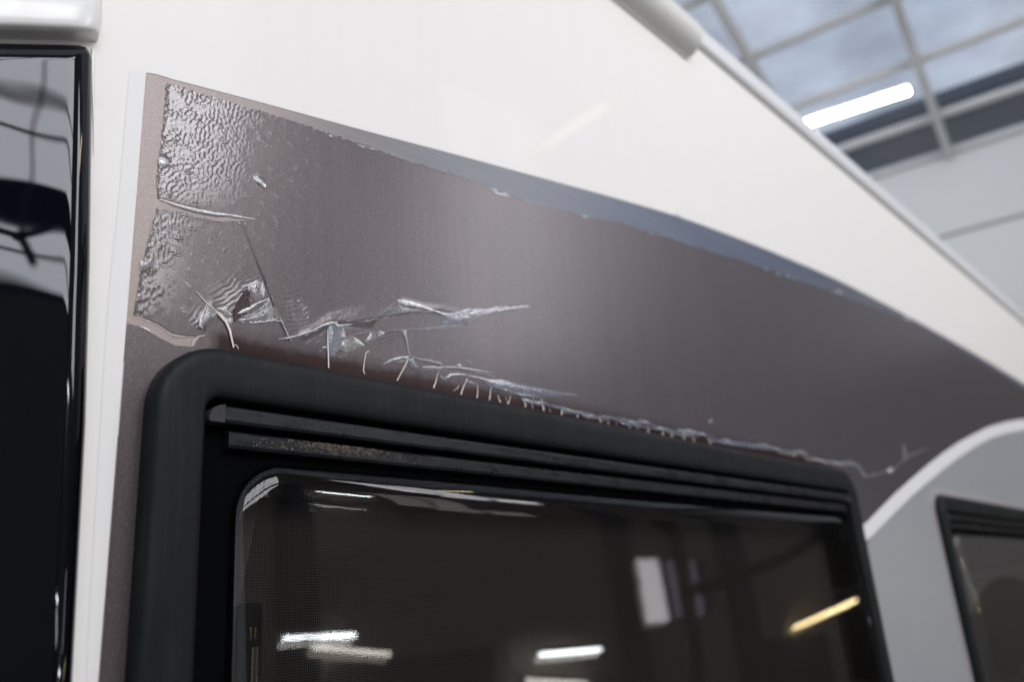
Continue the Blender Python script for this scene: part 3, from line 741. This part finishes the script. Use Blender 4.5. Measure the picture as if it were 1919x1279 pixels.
# row of short vertical splits along the frame, denser and shorter to the right
base_px = lambda u: 650.5 + (u - 400) * .1955 + 1.5
splits = [(822, 696, 813, 728, 1.1), (874, 710, 864, 740, 1.2), (896, 722, 893.5, 746, 1.2), (921, 724, 917, 751, 1.2), (933, 741, 938, 755, 1.1), (958, 742, 952, 758, 1.0), (949, 744, 952, 758, .6), (982, 751, 984, 762, 1.3), (989, 757, 984, 764, .6), (998, 757, 998, 766, .6), (1015, 748, 1019, 770, 1.4), (1030, 766, 1031, 773, .5), (1054, 762, 1053, 778, 1.2), (1080, 770, 1082, 783, 1.3), (1124, 782, 1126, 792, 1.3), (1155, 789, 1155, 797, .7), (1214, 800, 1215, 811, 1.4), (1241, 809, 1242, 816, 1.1), (1258, 813, 1260, 820, 1.2), (1281, 812, 1283, 824, 1.4), (1140, 788, 1140, 796, .6), (1180, 795, 1181, 803, .6), (1196, 800, 1196, 806, .6), (1300, 822, 1301, 829, .8), (1330, 828, 1331, 834, .8)]
for (u0, w0, u1, w1, hw) in splits:
    um, wm = (u0 + u1) / 2 + rng.normal() * .8, (w0 + w1) / 2
    u0 += rng.normal() * 1.2
    strip(CK, [(u0, w0, hw * .2), (u0 * .6 + um * .4 + rng.normal() * .7, w0 * .6 + wm * .4, hw * .5), (um, wm, hw * .55), (u1, w1, hw * .85)], M_crack, .0019, .0002, jitter=.35)
strip(CK, [(850, 733, .4), (858, 728, .6), (860, 722, .3)], M_crack, .0018, .0001)
# milky torn fringe along the frame to the right
fr_px = [(900, 712), (930, 714), (980, 724), (1030, 732), (1085, 741)]
patch(PT, [(905, 712), (940, 712), (1000, 726), (1075, 739), (1085, 742), (1040, 744), (990, 742), (950, 734), (915, 724)], M_hazeblue, .0017, .0006)
strip(CR, [(925, 724, .4), (960, 736, 2.6), (985, 742, 2.2), (1020, 748, .8)], M_hazeblue, .0020, .0008, jitter=1)
rr = np.random.default_rng(21)
u = 975.0
while u < 1590:
    wb = base_px(u) - 3 if u < 1560 else base_px(u)
    k = np.interp(u, [950, 1100, 1300, 1600], [1, .85, .8, .9])
    ln = rr.uniform(26, 80); top = rr.uniform(9, 19) * k; th = rr.uniform(3, 7) * k
    M_ = M_hazeblue if rr.random() < .55 else M_haze
    patch(PT, [(u, wb - top), (u + ln * .5, wb + ln * .5 * .19 - top - rr.uniform(-1, 3)), (u + ln, wb + ln * .2 - top + th * .4), (u + ln * .7, wb + ln * .7 * .2 - top + th), (u + ln * .2, wb + ln * .2 * .2 - top + th * 1.2)], M_, .0017 + rr.uniform(0, .001), .0006, jit=1.4)
    if rr.random() < .75:
        a = u + rr.uniform(0, ln * .4)
        strip(CR, [(a, wb - top + 2, .3), (a + 10, wb - top + 3 + rr.uniform(-2, 2), 1.1), (a + 20, wb - top + 7, .3)], M_curl, .0024, .0010)
    u += rr.uniform(14, 32)
patch(PT, [(1326, 795), (1331, 784), (1335, 790), (1338, 796)], M_haze, .0018, .001)
# pale scrape between the window corner and the white stripe
strip(CR, [(1590, 862, 1), (1612, 880, 5), (1622, 892, 4), (1650, 886, 2), (1680, 878, 1.5), (1702, 855, 2.5), (1745, 840, .6)], M_haze, .0018, .0004, jitter=1.2)
patch(PT, [(1664, 880), (1670, 877), (1675, 882), (1670, 888), (1665, 886)], M_curl, .0020, .0012)
patch(PT, [(1690, 832), (1696, 834), (1700, 862), (1692, 868)], M_haze, .0018, .0004)
# small bright chips along the upper laminate edge
for (a, b) in ((925, 356), (948, 364), (1570, 548), (1700, 598), (1270, 403)):
    patch(PT, [(a - 8, b - 2), (a, b - 2.5), (a + 9, b + 2), (a + 2, b + 2.5)], M_curl, .0014, .0006)
for k in range(26):
    uu = rng.uniform(520, 1750); ww = np.interp(uu, [p[0] for p in lam_px], [p[1] for p in lam_px]) + rng.uniform(-2, 3)
    l_ = rng.uniform(3, 9)
    patch('film_fleck', [(uu - l_, ww - l_ * .3 - 1), (uu, ww - 1.4), (uu + l_, ww + l_ * .3), (uu, ww + 1.2)], M_haze if rng.random() < .6 else M_curl, .0014, .0004)
strip(CR, [(640, 258, .5), (690, 270, 1.6), (740, 292, 1.4), (790, 310, .5)], M_haze, .0013, .0004)
strip(CR, [(918, 357, .4), (935, 363, 1.6), (955, 369, .4)], M_curl, .0014, .0006)

# ---- white stripe and grey film further back --------------------------------
up_px = [(1600, 999), (1625.7, 975.8), (1650, 951), (1677, 924), (1706, 898), (1736, 872.6), (1765, 850), (1794.5, 830), (1824, 814), (1853, 800), (1886, 791), (1919, 786)]
lo_px = [(1600, 1036), (1632.7, 1004), (1655, 981), (1677, 959), (1706, 931), (1736, 905), (1765, 881), (1794.5, 858.5), (1824, 839), (1853, 823), (1886, 812), (1919, 807)]
UPW = [at(*p) for p in up_px]; LOW = [at(*p) for p in lo_px]
ex_ = lambda A_, n: [(A_[-1][0] + (A_[-1][0] - A_[-2][0]) * k * 1.4, A_[-1][1] + (A_[-1][1] - A_[-2][1]) * k * .7) for k in range(1, n)]
UPW += ex_(UPW, 4); LOW += ex_(LOW, 4)
V = []
for a, b in zip(UPW, LOW): V += [(a[0], -.0022, a[1]), (b[0], -.0022, b[1])]
stripe = under(obj('white_stripe', V, [(2 * i, 2 * i + 1, 2 * i + 3, 2 * i + 2) for i in range(len(UPW) - 1)], M_whitefilm), mh)
V = []
for b in LOW: V += [(b[0] + .003, -.0016, b[1] + .004), (b[0] + .003, -.0016, -.9)]
V = [(1.36, -.0016, LOW[0][1]), (1.36, -.0016, -.9)] + V[2:]
gf = under(obj('grey_film', V, [(2 * i, 2 * i + 1, 2 * i + 3, 2 * i + 2) for i in range(len(V) // 2 - 1)], M_grey), mh)

# ---- windows ---------------------------------------------------------------
def rrect(x0, x1, z0, z1, r, seg=8):
    pts = []
    for (cx, cz, a0) in ((x1 - r, z1 - r, 0), (x0 + r, z1 - r, 90), (x0 + r, z0 + r, 180), (x1 - r, z0 + r, 270)):
        for k in range(seg + 1):
            a = math.radians(a0 + 90 * k / seg); pts.append((cx + r * math.cos(a), cz + r * math.sin(a)))
    return pts
def frame_mesh(name, x0, x1, z0, z1, R, prof, mat, parent, seg=12):
    rings = []
    for (ins, y) in prof:
        r = max(R - ins, .004)
        rings.append([(a, y, b) for (a, b) in rrect(x0 + ins, x1 - ins, z0 + ins, z1 - ins, r, seg)])
    P = np.array(rings).transpose(1, 0, 2)
    return under(grid(name, P, mat, None, True, True), parent)
FPROF = [(0, 0), (0, -.0095), (.0004, -.0118), (.0013, -.0140), (.0028, -.0156), (.0048, -.0165), (.0072, -.0169), (.011, -.0171), (.022, -.0170), (.029, -.0167), (.0318, -.0158), (.0334, -.0142), (.034, -.012), (.034, .012)]
def pane_mesh(name, x0, x1, z0, z1, mat, parent, y0, roll, height, bow, tilt=0.0, nx=150, nz=120, R=.038):
    """thermoformed acrylic: rolled edges, gently bowed"""
    gx = np.concatenate([np.linspace(0, .06, 26), np.linspace(.06, 1 - .06, nx)[1:-1], np.linspace(1 - .06, 1, 26)])
    # concentric mapping of the rounded rectangle
    rings = []
    cx, cz = (x0 + x1) / 2, (z0 + z1) / 2; hx, hz = (x1 - x0) / 2, (z1 - z0) / 2
    ins = np.concatenate([np.linspace(0, roll, 18), np.linspace(roll, min(hx, hz) - .002, 26)[1:]])
    base = None
    for s in ins:
        r = max(R - s, .003)
        ring = np.array(rrect(x0 + s, x1 - s, z0 + s, z1 - s, r, 10))
        # subdivide straight edges so bowing is smooth
        full = []
        n = len(ring)
        for i in range(n):
            a, b = ring[i], ring[(i + 1) % n]
            straight = (i % 11 == 10)
            kk = 40 if straight else 1
            for k in range(kk): full.append(a + (b - a) * k / kk)
        full = np.array(full)
        e = min(s / roll, 1.0); edge = math.sqrt(max(1 - (1 - e) ** 2, 0)) if e < 1 else 1.0
        u_ = (full[:, 0] - cx) / hx; w_ = (full[:, 1] - cz) / hz
        y = y0 - height * edge - bow * (1 - np.clip(w_, -1, 1) ** 2) * (e) - .4 * bow * (1 - u_ ** 2) * e - tilt * (full[:, 1] - z1)
        rings.append(np.stack([full[:, 0], y, full[:, 1]], -1))
    P = np.array(rings).transpose(1, 0, 2)
    return under(grid(name, P, mat, None, True, True), parent)

def window(x0, x1, z0, z1, label, detail=True):
    fr = frame_mesh('window', x0, x1, z0, z1, .044, FPROF, M_frame, mh)
    fr['label'] = label
    ix0, ix1, iz0, iz1 = x0 + .034, x1 - .034, z0 + .034, z1 - .034
    # black seat the pane closes on, with the opening in it
    # drip rail with its end caps, second bar below
    def rail(name, xa, xb, zt, hh, y, m, par, b=.002):
        pr = [(.010, 0), (-.0005, 0), (-.0022, -.0012), (-.003, -.003), (-.003, -hh + .002), (-.002, -hh), (.010, -hh)]
        return sweep(name, [(xa, y, zt), (xb, y, zt)], pr, m, par)
    zr = iz1 - .0045
    rl = rail('drip_rail', ix0 + .0125, ix1 - .012, zr, .0115, -.0125, M_rail, fr)
    for sgn, xc in ((-1, ix0 + .0123), (1, ix1 - .0118)):
        pts = [(xc, zr)] + [(xc + sgn * (.011 * math.cos(a)), zr - .0105 + .0105 * math.sin(a)) for a in np.linspace(math.pi / 2, 0, 8)] + [(xc + sgn * .010, zr - .0118), (xc, zr - .0118)]
        n = len(pts); V = [(a, -.0160, b) for a, b in pts] + [(a, -.003, b) for a, b in pts]
        Fc = [tuple(range(n)), tuple(range(2 * n - 1, n - 1, -1))] + [(i, (i + 1) % n, n + (i + 1) % n, n + i) for i in range(n)]
        under(obj('end_cap', V, Fc, M_cap, None, auto=40), rl if False else fr)
    rail('hinge_bar', ix0 + .018, ix1 - .014, zr - .0152, .0115, -.0085, M_rail, fr)
    px0, px1, pz0, pz1 = ix0 + .0245, ix1 - .010, iz0 + .012, iz1 - .0375
    RO = [(ix0 - .001, ix1 + .001, iz0 - .001, iz1 + .001, .006, -.0035), (ix0 + .003, ix1 - .003, iz0 + .003, iz1 - .003, .005, -.004), (px0 + .003, px1 - .003, pz0 + .003, pz1 - .003, .034, -.004), (px0 + .006, px1 - .006, pz0 + .006, pz1 - .006, .031, -.002), (px0 + .006, px1 - .006, pz0 + .006, pz1 - .006, .031, .02)]
    P_ = np.array([[(a, yy, b) for a, b in rrect(xa, xb, za, zb, rr_, 10)] for (xa, xb, za, zb, rr_, yy) in RO]).transpose(1, 0, 2)
    under(grid('pane_seat', P_, M_gasket, None, True, True), fr)
    pane_mesh('pane', px0, px1, pz0, pz1, M_pane, fr, -.0045, .015, .0085, .0075)
    pane_mesh('inner_pane', px0 + .012, px1 - .012, pz0 + .012, pz1 - .012, M_pane_in, fr, .006, .01, .001, .0068, tilt=-.006, R=.03)
    # interior
    ox0, ox1, oz0, oz1 = ix0 + .04, ix1 - .04, iz0 + .04, iz1 - .04
    V = [(ix0 - .2, .02, iz0 - .1), (ix1 + .2, .02, iz0 - .1), (ix1 + .2, .02, iz1 + .1), (ix0 - .2, .02, iz1 + .1), (ix0 - .2, .9, iz0 - .1), (ix1 + .2, .9, iz0 - .1), (ix1 + .2, .9, iz1 + .1), (ix0 - .2, .9, iz1 + .1)]
    under(obj('interior_lining', V, [(4, 5, 6, 7), (0, 1, 5, 4), (1, 2, 6, 5), (2, 3, 7, 6), (3, 0, 4, 7)], M_interior), fr)
    return fr, (px0, px1, pz0, pz1)

w1, pr1 = window(.2225, 1.3455, -.495, .1822, 'large black-framed window with a drip rail and insect screen')
w2, pr2 = window(1.768, 2.60, -.495, .1720, 'smaller-looking black-framed window further back in the grey film')
# beige sealant line round the second window
frame_mesh('sealant', 1.756, 2.612, -.507, .186, .05, [(0, -.0018), (.004, -.0034), (.02, -.0034)], M_sealbeige, w2, 8)

# insect screen: woven wires, one joined part
px0, px1, pz0, pz1 = pr1
ys = .034; pitch = .00185; wd = .00024
V = []; Fc = []
def wire(x0, x1, z0, z1, y):
    b = len(V); V.extend([(x0, y, z0), (x1, y, z0), (x1, y, z1), (x0, y, z1)]); Fc.append((b, b + 1, b + 2, b + 3))
    V.extend([(x0, y + .0003, z0), (x1, y + .0003, z0), (x1, y + .0003, z1), (x0, y + .0003, z1)]); Fc.append((b + 7, b + 6, b + 5, b + 4))
    for i in range(4): Fc.append((b + i, b + 4 + i, b + 4 + (i + 1) % 4, b + (i + 1) % 4))
x = px0 + .006
while x < px1: wire(x - wd, x + wd, -.16, pz1 + .015, ys); x += pitch
z = -.16
while z < pz1 + .015: wire(px0, px1, z - wd, z + wd, ys - .0003); z += pitch
sc = under(obj('insect_screen', V, Fc, M_screen), w1); sc['kind'] = 'stuff'
# inner reveal: pale blind side, stay bracket and rod
V = [(.300, .040, .100), (.331, .046, .100), (.331, .046, .086), (.3185, .046, .021), (.300, .040, .021)]
nV = len(V)
under(obj('blind_side', V + [(a, b + .004, c_) for a, b, c_ in V], [tuple(range(nV)), tuple(range(2 * nV - 1, nV - 1, -1))] + [(i, nV + i, nV + (i + 1) % nV, (i + 1) % nV) for i in range(nV)], M_intgrey), w1)
br = box('stay_bracket', (.309, .016, -.003), (.0155, .010, .050), M_frame, None, .004); under(br, w1)
rd = tube_between('stay_rod', (.3105, .0125, -.30), (.3105, .0125, -.006), .0038, M_chrome); under(rd, w1)
for k in (0, 1):
    o = box('brass_screw', (.3065 + k * .0032, .0104, .002), (.0016, .002, .008), M_brass, None, .0005); under(o, w1)
# corrosion speckles on the hinge bar
zr = .1822 - .034 - .0045 - .0152
bm = bmesh.new(); rc = np.random.default_rng(5)
for k in range(330):
    if k < 250:
        x = rc.normal(.352, .019) if k < 150 else rc.normal(.375, .018); dz = rc.normal(-.0035, .0016)
    else: x = rc.uniform(.285, .44); dz = rc.uniform(-.009, -.002)
    r_ = abs(rc.normal(.0005, .0003)) + .0002
    M = Matrix.Translation((x, -.0116, zr + np.clip(dz, -.0100, -.0018))) @ Matrix.Diagonal((r_, r_ * .4, r_ * rc.uniform(.6, 1), 1))
    bmesh.ops.create_icosphere(bm, subdivisions=1, radius=1, matrix=M)
o = under(bmobj('corrosion_spots', bm, M_corr), w1); o['kind'] = 'stuff'

# ---- gloss black panel at the left with its white moulding ------------------
edge = [(.1712, .376), (.1770, .30), (.1827, .2228), (.1888, .1233), (.1940, -.016), (.198, -.2), (.201, -.5), (.204, -1.2)]
# outline follows the sloping top edge and the leaning right edge
ez_ = np.array([p[1] for p in edge])[::-1]; exx = np.array([p[0] for p in edge])[::-1]
NZp, NXp = 140, 60
zz = np.concatenate([np.linspace(-1.2, .0, 30), np.linspace(.0, .345, 110)[1:]]); 
P = []
rollw = .017
for k, zv in enumerate(zz): pass
top_z = lambda x: .3520 + (x - .12) * .50
rows = []
tt_ = np.concatenate([np.linspace(0, .85, 90), 1 - (1 - np.linspace(.85, 1, 40)) ])
xx_s = np.concatenate([np.linspace(-.35, .10, 20), np.linspace(.10, .15, 10)[1:]])
def panel_point(sx, st):
    """sx in 0..1 across (1 = right edge), st in 0..1 up (1 = top edge)"""
    z0 = -1.2
    xr = np.interp(z0 + (.376 - z0) * st, ez_, exx); x = -.35 + (xr + .35) * sx
    z1 = top_z(min(x, .168)); z = z0 + (z1 - z0) * st
    dr = (xr - x); dt = (z1 - z)
    rc_ = .012
    # rounded corner: pull towards a fillet
    if dr < rc_ and dt < rc_:
        vx, vz = rc_ - dr, rc_ - dt; m_ = max(vx, vz); l_ = math.hypot(vx, vz)
        if l_ > 0: f = m_ / l_; x = xr - rc_ + vx * f; z = z1 - rc_ + vz * f; dr, dt = rc_ - vx * f, rc_ - vz * f; 
        dd = rc_ - m_
    else: dd = min(dr, dt)
    e = min(dd / rollw, 1.0); roll_ = math.sqrt(max(0, 1 - (1 - e) ** 2))
    wav = .00003 * math.sin(z * 95 + x * 40) * math.sin(x * 55 + 1) + (.000018) * math.sin(z * 160 - x * 30 + 2)
    y = -.001 - .012 * roll_ - e * (wav + .0010 * math.cos((z - .2) * 9))
    return (x, y, z)
sxs = np.concatenate([np.linspace(0, .80, 24), np.linspace(.80, .972, 50)[1:], np.linspace(.972, 1, 26)[1:]])
sts = np.concatenate([np.linspace(0, .75, 30), np.linspace(.75, .988, 130)[1:], np.linspace(.988, 1, 26)[1:]])
P = np.array([[panel_point(a, b) for b in sts] for a in sxs])
under(grid('gloss_black_panel', P, M_gloss), mh)
under(box('panel_backing', (-.09, .004, -.5), (.5, .006, 1.6), M_black), mh)
# white moulding above it: a rounded lip that follows the sloping edge
lip = [(.002, .075), (-.004, .068), (-.010, .055), (-.0145, .040), (-.0172, .028), (-.0180, .020), (-.0180, .0150), (-.0178, .0105), (-.0174, .006), (-.0160, .0035), (-.010, .003), (.002, .003)]
V = []; stations = list(np.linspace(-.35, .140, 14)) + [.150, .157, .164, .169, .1725, .1745]
scl = [1] * 14 + [1, .97, .90, .76, .52, .12]
for x, k in zip(stations, scl):
    for (a, b) in lip: V.append((x, a * k, top_z(x) + .002 + (b if b < .01 else b * (.45 + .55 * k))))
P = np.array(V).reshape(len(stations), len(lip), 3)
under(grid('white_moulding', P, M_white_plain), mh)
# grubby sealant bead down the edge of the panel
bead = [(.1725, .3765, .0012), (.1735, .362, .0014), (.1752, .345, .0010), (.1775, .325, .0007), (.1795, .30, .0003)]
P = []
for (x, z, r_) in bead:
    P.append([(x + r_ * math.cos(a), -.0005 - r_ * .9 * math.sin(a), z) for a in np.linspace(0, math.pi, 7)])
under(grid('sealant_bead', np.array(P), M_white_plain), mh)
